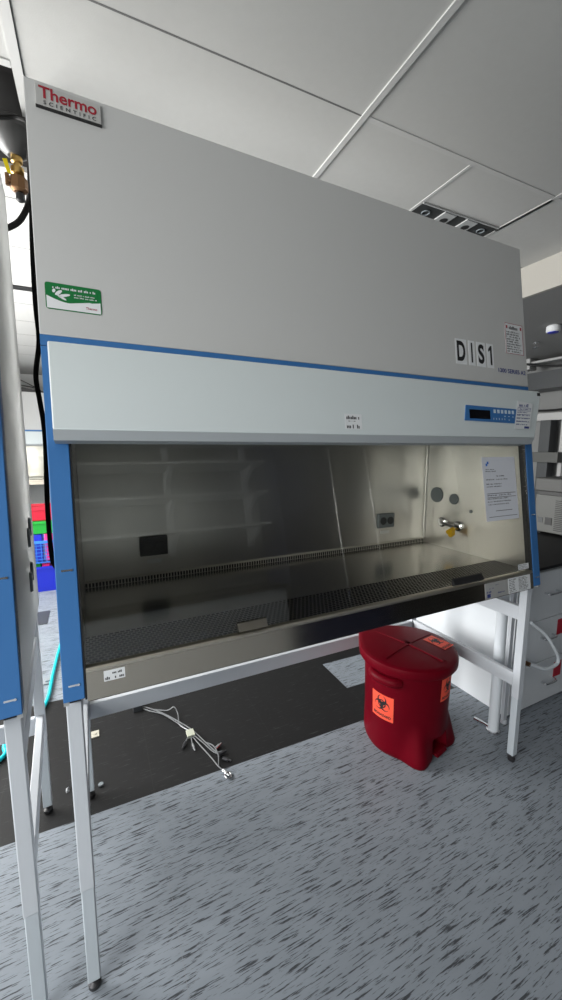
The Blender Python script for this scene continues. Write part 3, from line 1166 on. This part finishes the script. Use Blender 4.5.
# ================================================================== CASEWORK ON THE RIGHT
CX, CY, CB = 2.143, 0.246, 1.05
units = [(2.143, 2.80), (2.805, 3.55)]
for i, (xa, xb) in enumerate(units):
    U = thing('base_cabinet', ['white drawer cabinet right of the red bin with red tags on its drawers', 'white drawer cabinet farther right, second from the red bin'][i], 'cabinet', ((xa + xb) / 2, CY + .3, 0))
    mb = MB(); mb.box(xa, xb, CY + .02, CB, 0.0, .842); obj('carcass', mb, CASE, U)
    for j, (za, zb) in enumerate(((.545, .828), (.284, .540), (.020, .279))):
        mb = MB(); mb.box(xa + .075 if i == 0 else xa + .004, xb - .004, CY, CY + .019, za, zb)
        d = obj('drawer', mb, CASE, U, bevel=.002)
        hx = xa + (.295, .295, .34)[j] if i == 0 else (xa + xb) / 2
        hz = (.702, .433, .145)[j]
        mb = MB()
        mb.tube(smooth_path([(hx - .055, CY, hz), (hx - .052, CY - .022, hz), (hx - .035, CY - .030, hz), (hx + .035, CY - .030, hz), (hx + .052, CY - .022, hz), (hx + .055, CY, hz)], 5), .006, 10)
        obj('pull_handle', mb, CHROME, d)
        if i == 0:
            tx, tz = ((hx + .13, .640), (hx + .10, .418), (hx + .06, .146))[j]
            mb = MB(); mb.box(tx, tx + .075, CY - .0015, CY - .0003, tz, tz + .095)
            tg = obj('red_tag', mb, CRED, d, smooth=False)
            tg['label'] = 'red paper tag'
    if i == 0:
        mb = MB(); mb.box(xa, xa + .072, CY + .004, CY + .0195, .02, .842); obj('filler_strip', mb, CASE, U)
mb = MB(); mb.box(2.138, 5.2, CY - .02, CB + .02, .852, .868)
mb.cur = 1
mb.box(2.138, 5.2, CY - .018, CB + .02, .8425, .8518)
tag(obj('countertop', mb, [COUNTER, EDGE], bevel=.0), 'black worktop on the white drawer cabinets at the right edge', 'worktop')
# service hose with a brass end looping out of the drawer gap
Hs = thing('air_hose', 'thin white hose with brass end looping over the white drawers', 'hose', (2.33, .19, .29))
mb = MB(); mb.tube(smooth_path([(2.235, .222, .565), (2.325, .19, .490), (2.405, .17, .380), (2.435, .17, .325), (2.415, .17, .298), (2.33, .175, .292), (2.27, .195, .315), (2.225, .212, .328)], 8), .0095, 12); obj('tube', mb, HOSEW, Hs)
mb = MB(); mb.cyl((2.235, .212, .325), (2.205, .222, .338), .013, n=12); mb.cyl((2.206, .222, .338), (2.196, .226, .342), .016, n=6); obj('brass_fitting', mb, BRONZE, Hs)
# bench-top instrument
I = thing('bench_instrument', 'grey beige boxy instrument with side vents on the black worktop', 'lab instrument', (3.45, .55, .868))
mb = MB(); mb.box(3.178, 3.75, .30, .815, .885, 1.170); obj('housing', mb, INSTR, I, bevel=.006)
mb = MB(); mb.box(3.168, 3.76, .29, .825, 1.194, 1.296); obj('lid', mb, INSTRL, I, bevel=.01)
mb = MB(); mb.box(3.188, 3.74, .31, .805, 1.170, 1.194); obj('lid_gap', mb, BLACK, I)
mb = MB()
for k in range(17):
    z = .908 + k * .0138
    mb.box(3.1755, 3.1785, .34, .668, z, z + .0065)
obj('vent_slots', mb, BLACK, I, smooth=False)
mb = MB(); mb.box(3.174, 3.179, .684, .732, .945, 1.0); obj('power_inlet', mb, BLACK, I)
mb = MB(); mb.box(3.175, 3.179, .75, .785, .955, .995); obj('switch_plate', mb, DGREY, I)
for x in (3.21, 3.72):
    for y in (.34, .78):
        mb = MB(); mb.lathe((x, y, .8685), [(.014, 0), (.016, .0165)], 12); obj('foot', mb, BLACK, I)

# pipe with lever base and slim post beside the right leg
P = thing('drain_pipe', 'round white pipe on a chrome lever base behind the stand leg', 'pipe', (1.980, .222, 0))
mb = MB(); mb.cyl((1.980, .222, .012), (1.980, .222, .860), .0265, n=24); obj('pipe_tube', mb, HOSEW, P)
mb = MB()
mb.lathe((1.980, .222, 0), [(.034, 0), (.034, .008), (.027, .012)], 20)
mb.tube([(1.980, .222, .007), (1.975, .27, .010), (1.965, .325, .007)], [.012, .010, .013], 10)
obj('lever_base', mb, CHROME, P)
tag(obj('slim_post', MB().box(2.078, 2.106, .232, .247, .022, .86).lathe((2.092, .239, 0), [(.016, 0), (.016, .018), (.008, .022)], 14), STAND), 'slim white upright post between round pipe and drawer cabinet', 'post')

# ================================================================== RIGHT BACKGROUND (far wall, lower ceiling)
tag(obj('wall_duct', MB().box(5.10, 5.44, 1.2, 2.30, 2.225, 2.43), DGREY), 'dark grey overhead duct high on the far right wall', 'duct')
tag(obj('ceiling_light_fitting', MB().box(5.10, 5.25, 2.17, 2.29, 2.48, 2.615).box(5.12, 5.24, 1.0, 2.17, 2.545, 2.575), DIFFL, bevel=.008), 'pale box fitting under the lower ceiling at far right', 'fitting')
tag(obj('hanging_cable', MB().tube(smooth_path([(5.05, 2.18, 2.54), (5.05, 1.95, 2.48), (5.05, 1.7, 2.45), (5.05, 1.3, 2.46)], 6), .014, 8), BLACK), 'black cable slung beside the pale box fitting, far right', 'cable')
tag(obj('wall_cable', MB().tube(smooth_path([(5.38, 2.25, 1.995), (5.38, 2.0, 1.985), (5.38, 1.4, 2.0)], 6), .013, 8), BLACK), 'black cable running above the wall raceway, far right', 'cable')
tag(obj('cable_raceway', MB().box(5.36, 5.445, 1.0, 2.30, 1.862, 1.952), FRAMEM), 'grey cable raceway along the far right wall', 'raceway')
tag(obj('wall_post', MB().box(5.30, 5.44, 1.97, 2.10, .0, 1.86), DGREY, bevel=.004), 'dark upright post under the raceway, far right', 'post')
tag(obj('mounted_junction_box', MB().box(5.20, 5.298, 1.80, 2.11, 1.337, 1.463), INSTR, bevel=.004), 'grey junction box on the dark post above the instrument', 'electrical box')
mb = MB(); mb.box(5.42, 5.449, 1.0, 1.86, 0.0, 2.20)
struct('door_1', mb, WALLR)
mb = MB(); mb.box(5.415, 5.449, 1.865, 1.91, 0.0, 2.205)
struct('trim_40', mb, FRAMEM)

Sd = thing('smoke_detector', 'small white ceiling device with blue underside, far right', 'detector', (3.97, 1.26, 2.55))
mb = MB(); mb.lathe((3.97, 1.26, 2.56), [(.05, 0), (.058, .01), (.058, .05), (.05, .058)], 24); obj('housing', mb, LABELW, Sd)
mb = MB(); mb.lathe((3.97, 1.26, 2.551), [(.03, 0), (.044, .004), (.044, .009)], 20); obj('blue_lens', mb, CINK, Sd)
Sp = thing('ceiling_sprinkler', 'tiny chrome sprinkler head in the lower ceiling, far right', 'sprinkler', (4.42, 1.69, 2.56))
mb = MB(); mb.lathe((4.42, 1.69, 2.56), [(.025, 0), (.028, .004), (.008, .006), (.008, .050), (.035, .054), (.035, .059)], 18); obj('deflector', mb, CHROME, Sp)

# linear diffuser in the ceiling
Df = thing('ceiling_diffuser', 'dark slot air diffuser in the ceiling above the cabinet top', 'air vent', rm(2.09, .9, CH - .03))
mb = MB(); mb.rbox(1.784, 2.378, .773, 1.045, CH - .003, CH - .0005); obj('back_plate', mb, DIFFD, Df, smooth=False)
for a, b_ in ((1.950, 2.036), (2.123, 2.209)):
    mb = MB(); mb.rbox(a, b_, .776, 1.043, CH - .011, CH - .0035); c = obj('spacer', mb, DIFFL, Df)
    mb = MB(); mb.lathe(rm((a + b_) / 2 + .008, .838, CH - .0118), [(.024, 0), (.024, .0006)], 20); obj('spacer_hole', mb, BLACK, c)
for u in (1.857, 2.300):
    mb = MB()
    q = rm(u, .832, CH - .006)
    mb.tube([q + Vector((.022 * cos(2 * pi * k / 20), .022 * sin(2 * pi * k / 20), 0)) for k in range(21)], .0035, 6)
    obj('ring_screw', mb, GREYP, Df)
mb = MB()
mb.rbox(1.780, 2.382, .766, .773, CH - .007, CH - .0005)
obj('frame', mb, DIFFL, Df)

# ================================================================== LEFT GAP: pipes, cords, far room
BLACKC = mat('black_cable_sheath', (0.008, 0.008, 0.008), 0.6, spec=0.15)
V = thing('gas_valve', 'brass valve hanging from a silver cone at top left', 'valve', (-0.108, 1.100, 2.563))
mb = MB(); mb.lathe((-0.110, 1.100, 2.743), [(.028, 0), (.045, .012), (.085, .05), (.10, .07), (.10, .10), (.085, .112), (.085, .25)], 30); obj('bell_cone', mb, CONE, V)
mb = MB(); mb.lathe((-0.107, 1.100, 2.673), [(.017, 0), (.024, .006), (.024, .028), (.014, .032), (.014, .045), (.021, .05), (.021, .071)], 16); obj('brass_neck', mb, BRASS, V)
mb = MB(); mb.lathe((-0.106, 1.100, 2.610), [(.020, 0), (.033, .008), (.033, .052), (.018, .063)], 8); mb.cyl((-0.106, 1.100, 2.638), (-0.145, 1.090, 2.645), .011, n=10); mb.lathe((-0.145, 1.090, 2.623), [(.008, 0), (.008, .045)], 8); obj('valve_body', mb, BRONZE, V)
mb = MB(); mb.lathe((-0.104, 1.100, 2.573), [(.008, 0), (.017, .006), (.017, .030), (.010, .037)], 14); obj('outlet_tip', mb, BLACK, V)
mb = MB(); mb.hexa([(-0.143, 1.085, 2.668), (-0.128, 1.085, 2.665), (-0.128, 1.088, 2.665), (-0.143, 1.088, 2.668), (-0.156, 1.085, 2.718), (-0.140, 1.085, 2.721), (-0.140, 1.088, 2.721), (-0.156, 1.088, 2.718)]); obj('tag', mb, YTAG, V)['label'] = 'yellow tag'
V.location += Vector((.006, 0, -.028))
cord = [(-.34, 1.0, 2.70), (-.22, .97, 2.74), (-.132, .95, 2.755), (-.06, .92, 2.755), (-.028, .75, 2.62), (-.0195, .55, 2.36), (-.0190, .40, 2.10), (-.0195, .36, 1.93), (-.021, .40, 1.835), (-.036, .40, 1.735), (-.031, .40, 1.66), (-.0255, .40, 1.59), (-.0255, .40, 1.51), (-.032, .40, 1.358), (-.033, .40, 1.23), (-.030, .42, 1.15), (-.022, .52, 1.11), (-.012, .72, 1.10)]
tag(obj('power_cord', MB().tube(smooth_path(cord, 8), .0075, 8), BLACKC), 'long black cord hanging down the left side of the wide cabinet', 'cord')
tag(obj('looped_cable', MB().tube(smooth_path([(-.02, .88, 2.78), (-.045, 1.02, 2.70), (-.068, 1.17, 2.615), (-.10, 1.18, 2.53), (-.146, 1.18, 2.477), (-.235, 1.18, 2.43)], 8), .012, 8), BLACKC), 'thick black cable curving below the brass valve', 'cable')
tag(obj('ceiling_slot_vent', MB().rbox(-1.4, .6, 3.02, 3.10, CH - .012, CH - .0005), BLACK), 'long black ceiling slot seen in the gap left of the cabinet', 'air vent')

far = copy_tree(plain)
far.location = (-.75, 7.0, ZC)
far['label'] = 'distant safety cabinet with thin blue stripe seen through the left gap'
st3 = copy_tree(plain_stand)
st3.location = (-.75, 7.0, 0)
st3['label'] = 'distant grey stand under the far cabinet in the left gap'
far.rotation_euler.z = 0
st3.rotation_euler.z = 0
for ch in list(far.children):
    if ch.name.startswith('side_plug'):
        bpy.data.objects.remove(ch)
tag(obj('hanging_wires', MB().tube(smooth_path([(-.95, 7.3, 2.72), (-.75, 7.3, 2.62), (-.62, 7.3, 2.55), (-.50, 7.3, 2.47)], 6), .007, 6).tube(smooth_path([(-.95, 7.3, 2.60), (-.75, 7.3, 2.56), (-.60, 7.3, 2.55), (-.55, 7.3, 2.60)], 6), .007, 6), BLACK), 'thin black wires hanging above the distant cabinet', 'wires')
tag(obj('black_duct_end', MB().hexa([(-1.4, 6.9, 2.43), (-.45, 6.9, 2.42), (-.45, 7.2, 2.42), (-1.4, 7.2, 2.43), (-1.4, 6.9, 2.60), (-.45, 6.9, 2.435), (-.45, 7.2, 2.435), (-1.4, 7.2, 2.60)]), BLACK), 'black wedge shaped duct end on top of the distant cabinet', 'duct')


def crate(x0, x1, y0, y1, z0, z1, m, label, mesh=False, rim=True, group='plastic crates stacked in the left gap'):
    """open-topped tapering crate with a rim and, for mesh ones, lattice sides"""
    c = thing('storage_crate', label, 'crate', ((x0 + x1) / 2, (y0 + y1) / 2, z0), 0, group)
    t = .006
    k = .012
    mb = MB()
    def side(a, b_):
        (ax, ay), (bx, by) = a, b_
        nx, ny = -(by - ay), bx - ax
        l = math.hypot(nx, ny)
        nx, ny = nx / l * t, ny / l * t
        return a, b_, nx, ny
    cs = [(x0, y0), (x1, y0), (x1, y1), (x0, y1)]
    cm = ((x0 + x1) / 2, (y0 + y1) / 2)
    lo = [(cm[0] + (p[0] - cm[0]) * .9, cm[1] + (p[1] - cm[1]) * .9) for p in cs]
    if not mesh:
        for i in range(4):
            a, b_ = cs[i], cs[(i + 1) % 4]
            la, lb = lo[i], lo[(i + 1) % 4]
            ia = (cm[0] + (a[0] - cm[0]) * .96, cm[1] + (a[1] - cm[1]) * .96)
            ib = (cm[0] + (b_[0] - cm[0]) * .96, cm[1] + (b_[1] - cm[1]) * .96)
            ja = (cm[0] + (la[0] - cm[0]) * .96, cm[1] + (la[1] - cm[1]) * .96)
            jb = (cm[0] + (lb[0] - cm[0]) * .96, cm[1] + (lb[1] - cm[1]) * .96)
            mb.hexa([(*la, z0), (*lb, z0), (*jb, z0), (*ja, z0), (*a, z1), (*b_, z1), (*ib, z1), (*ia, z1)])
    else:
        n = 9
        for i in range(4):
            a, b_ = Vector((*cs[i], 0)), Vector((*cs[(i + 1) % 4], 0))
            for j in range(n + 1):
                p = a.lerp(b_, j / n)
                mb.box(p.x - .003, p.x + .003, p.y - .003, p.y + .003, z0, z1 - .01)
            for q in range(7):
                z = z0 + (z1 - z0 - .02) * q / 6
                mb.box(min(a.x, b_.x) - .003, max(a.x, b_.x) + .003, min(a.y, b_.y) - .003, max(a.y, b_.y) + .003, z, z + .006)
    mb.box(lo[0][0], lo[2][0], lo[0][1], lo[2][1], z0, z0 + .006)
    obj('basket', mb, m, c)
    if rim:
        mb = MB()
        mb.box(x0 - k, x1 + k, y0 - k, y0 + .002, z1 - .03, z1)
        mb.box(x0 - k, x1 + k, y1 - .002, y1 + k, z1 - .03, z1)
        mb.box(x0 - k, x0 + .002, y0, y1, z1 - .03, z1)
        mb.box(x1 - .002, x1 + k, y0, y1, z1 - .03, z1)
        obj('rim', mb, m, c)
    return c


crate(-.52, -.10, 3.68, 4.03, 0.0, .275, CINK, 'solid dark blue crate on the floor, lowest of the stack in the left gap')
crate(-.51, -.11, 3.69, 4.02, .31, .55, CLBLUE, 'lighter blue lattice crate, middle of the stack in the left gap', mesh=True)
crate(-.51, -.11, 3.70, 4.00, .62, .755, CGREEN, 'green crate second from top of the stack in the left gap')
crate(-.52, -.10, 3.70, 4.00, .760, .90, CRED, 'red crate on top of the stack in the left gap')
for x, m, lb in ((-.43, CGREEN, 'green plastic block lying in the solid blue crate'), (-.35, CPINK, 'pink plastic block lying in the solid blue crate'), (-.27, CRED, 'red plastic block lying in the solid blue crate')):
    mb = MB(); mb.box(x - .035, x + .035, 3.75, 3.84, .012, .302)
    tag(obj('plastic_block', mb, m, bevel=.006), lb, 'block', 'coloured blocks in the crates')
for x0, x1, y, z, m, lb in ((-.345, -.265, 3.73, .735, CPINK, 'tall pink plastic block standing in the lattice crate'), (-.25, -.20, 3.73, .60, CGREEN, 'green plastic block standing in the lattice crate'), (-.445, -.365, 3.73, .615, CINK, 'dark blue plastic block standing in the lattice crate')):
    mb = MB(); mb.box(x0, x1, y, y + .09, .322, min(z, .612))
    tag(obj('plastic_block', mb, m, bevel=.008), lb, 'block', 'coloured blocks in the crates')
tag(obj('floor_mat', MB().box(-.46, -.29, 2.79, 3.10, .0005, .004), DGREY), 'small dark patch on the bright floor in the left gap', 'mat')  # thin dark sheet making a dark patch on the floor
tag(obj('blue_hose', MB().tube(smooth_path([(-.12, 2.7, .012), (-.165, 2.3, .012), (-.19, 1.88, .012), (-.205, 1.56, .012), (-.27, 1.36, .012), (-.365, 1.26, .012), (-.358, 1.17, .012), (-.42, 1.12, .012), (-.6, 1.13, .012)], 8), .0105, 10), CYAN), 'cyan hose lying on the floor in the left gap', 'hose')
mb = MB(); mb.box(-.245, -.185, 1.77, 1.85, .0005, .008); mb.box(-.23, -.20, 1.79, 1.83, .008, .018)
tag(obj('floor_outlet', mb, GREYP, bevel=.002), 'small grey floor outlet on the bright floor beside the cyan hose', 'outlet')

# ---- cable harness and scraps on the dark floor
Cb = thing('cable_harness', 'tangled bundle of silver cords and plugs on the dark floor', 'cables', (.43, .8, 0))
mb = MB()
r = .0030
A = [(.262, 1.10, .006), (.31, 1.04, .010), (.37, .985, .012), (.425, .90, .010), (.478, .79, .012), (.52, .70, .010), (.548, .63, .010), (.575, .60, .010)]
mb.tube(smooth_path(A, 6), r, 8)
mb.tube(smooth_path([(p[0] + .014, p[1] + .012 * sin(i * 2), p[2]) for i, p in enumerate(A)], 6), r, 8)
mb.tube(smooth_path([(.33, 1.05, .006), (.40, 1.0, .014), (.436, .985, .035), (.45, .95, .012), (.44, .87, .010), (.475, .80, .016)], 6), r, 8)
mb.tube(smooth_path([(.478, .775, .010), (.50, .70, .008), (.53, .60, .008), (.545, .54, .008), (.562, .505, .008)], 6), r, 8)
mb.tube(smooth_path([(.548, .545, .006), (.565, .60, .010), (.560, .66, .012), (.53, .70, .010)], 6), r, 8)
mb.tube(smooth_path([(.47, .775, .01), (.445, .75, .01), (.432, .73, .008)], 5), r, 8)
mb.tube(smooth_path([(.475, .77, .01), (.470, .73, .01), (.468, .70, .008)], 5), r, 8)
obj('cords', mb, mat('silver_cord', (0.20, 0.21, 0.22), .35, .4), Cb)
for k, (p, d) in enumerate([((.432, .73, .009), (-.6, -.8)), ((.468, .698, .009), (0, -1)), ((.58, .60, .011), (1, .2)), ((.575, .645, .011), (.9, .5)), ((.588, .565, .009), (.8, -.7)), ((.562, .50, .009), (.4, -1))]):
    d = Vector((d[0], d[1], 0)).normalized()
    p = Vector(p)
    mb = MB(); mb.tube([p - d * .012, p + d * .014, p + d * .016, p + d * .030], [.008, .008, .0045, .0045], 10)
    obj('plug', mb, CHROME if k % 2 else DARKMET, Cb)
mb = MB(); mb.box(.458, .496, .762, .806, .004, .0185); obj('tag', mb, mat('pale_tag', (.5, .52, .42), .6), Cb)['label'] = 'pale square tag'
mb = MB(); mb.box(.225, .275, 1.075, 1.13, .0005, .03); obj('adapter', mb, DGREY, Cb)
mb = MB(); mb.tube([Vector((.57, .478, .006)) + Vector((.014 * cos(t * pi / 8), .018 * sin(t * pi / 8), 0)) for t in range(17)], .0035, 6); obj('hook', mb, CHROME, Cb)
for ch in Cb.children:                      # settle the bundle at its place on the dark band
    for v in ch.data.vertices:
        p = v.co + Cb.location
        v.co = Vector((p.x + .025, p.y * 1.116 + .036, p.z)) - Cb.location
mb = MB(); mb.box(.022, .066, 1.115, 1.165, .0005, .006); mb.lathe((.044, 1.14, .006), [(.010, 0), (.010, .003)], 12)
tag(obj('floor_clip', mb, mat('beige_clip', (.45, .43, .36), .6)), 'small beige clip on the dark floor beside the rear leg', 'clip')
mb = MB(); mb.lathe((.062, .777, .0005), [(.009, 0), (.011, .003), (.011, .009), (.005, .010)], 10)
tag(obj('loose_nut', mb, GREYP), 'tiny loose nut on the dark floor near the left rear foot', 'nut')
mb = MB(); mb.add([(-.078, .80, .001), (-.062, .805, .001), (-.068, .83, .004), (-.080, .825, .003), (-.070, .815, .014)], [(0, 1, 4), (1, 2, 4), (2, 3, 4), (3, 0, 4), (3, 2, 1, 0)])
tag(obj('paper_scrap', mb, mat('scrap', (.3, .31, .32), .8)), 'tiny crumpled scrap on the dark floor between the left stands', 'scrap')

# ================================================================== OPPOSITE SIDE OF THE LAB (mirrored in the glass)
Ob = thing('wall_shelving', 'pale wall shelves with white brackets mirrored in the glass', 'shelves', (.6, -2.7, 1.6))
for z in (1.49, 1.81, 2.12):
    mb = MB(); mb.box(-1.2, 1.72, -2.75, -2.4, z, z + .025); sh = obj('shelf', mb, WALLM, Ob)
    for x in (-.1, .80, 1.62):
        mb = MB(); mb.prism([(x - .02, -2.75, z - .002), (x - .02, -2.45, z - .002), (x - .02, -2.75, z - .14)], [(x + .02, -2.75, z - .002), (x + .02, -2.45, z - .002), (x + .02, -2.75, z - .14)])
        obj('bracket', mb, LABELW, sh)
for x in (-.1, .80, 1.62):
    mb = MB(); mb.box(x - .03, x + .03, -2.80, -2.752, 1.30, 2.45); obj('upright', mb, LABELW, Ob)
Ot = thing('lab_bench', 'white lab bench with black top mirrored low in the glass', 'bench', (.6, -2.7, 0))
mb = MB(); mb.box(-1.3, 1.75, -2.95, -2.35, 0, .86); obj('cabinet', mb, CASE, Ot)
mb = MB(); mb.box(-1.32, 1.76, -2.96, -2.32, .861, .90); obj('worktop', mb, COUNTER, Ot)
Lk = thing('dark_reflection_dummy', 'added tall dark navy locker with bright metal edges mirrored in the glass', 'dummy', (2.45, -2.7, 0))  # unseen dark body added only for its reflection in the sash
mb = MB(); mb.box(1.85, 3.03, -3.0, -2.42, 0, 2.70); obj('body', mb, NAVY, Lk)
ALU = mat('polished_glint_rod', (.92, .92, .92), .12, 1.0)
for x, z0, z1 in ((2.50, .60, 2.25), (2.995, .50, 2.30)):
    mb = MB(); mb.cyl((x, -2.400, z0), (x, -2.400, z1), .015, n=20); obj('glint_rod', mb, ALU, Lk)  # added chrome rods, shaped to catch the window as bright reflected lines

# ================================================================== LIGHT
def area(name, loc, rot, sx, sy, power, col):
    l = bpy.data.lights.new(name, 'AREA')
    l.shape = 'RECTANGLE'
    l.size, l.size_y = sx, sy
    l.energy = power
    l.color = col
    o = bpy.data.objects.new(name, l)
    COL.objects.link(o)
    o.location = loc
    o.rotation_euler = rot
    return o


DAY = (1.0, 0.99, 0.965)
for i, (a, b_) in enumerate(wins):
    area('window_daylight', rm(WX + .02, (a + b_) / 2, (ZB + ZT) / 2), (0, -pi / 2 + radians([32, 0, 0][i]), ROT), ZT - ZB - .1, b_ - a - .1, [116, 260, 60][i], DAY)

w = bpy.data.worlds.new('World')
SC.world = w
w.use_nodes = True
bg = w.node_tree.nodes['Background']
sky = w.node_tree.nodes.new('ShaderNodeTexSky')
sky.sky_type = 'NISHITA'
sky.sun_disc = False
sky.sun_elevation = radians(40)
w.node_tree.links.new(sky.outputs[0], bg.inputs[0])
bg.inputs[1].default_value = 0.15

# ================================================================== CAMERA
cam = bpy.data.cameras.new('Camera')
cam.sensor_fit = 'AUTO'
cam.sensor_width = 36.0
cam.lens = 395.68 / 1000 * 36.0
cam.clip_start = 0.05
cam.clip_end = 100
co = bpy.data.objects.new('Camera', cam)
COL.objects.link(co)
r_ = Vector((0.89619693, -0.44365281, 0.0018005))
u_ = Vector((0.05761998, 0.12041676, 0.99104982))
f_ = Vector((0.43989884, 0.88807206, -0.1334804))
co.matrix_world = Matrix(((r_.x, u_.x, -f_.x, 0.0790), (r_.y, u_.y, -f_.y, -1.0223), (r_.z, u_.z, -f_.z, 1.5240), (0, 0, 0, 1)))
SC.camera = co

SC.view_settings.view_transform = 'Standard'
SC.view_settings.look = 'None'
SC.view_settings.gamma = 1.0
SC.view_settings.use_curve_mapping = False
SC.view_settings.exposure = 0.0
SC.cycles.use_denoising = True
SC.cycles.max_bounces = 10
SC.cycles.transparent_max_bounces = 16
SC.cycles.sample_clamp_indirect = 6.0
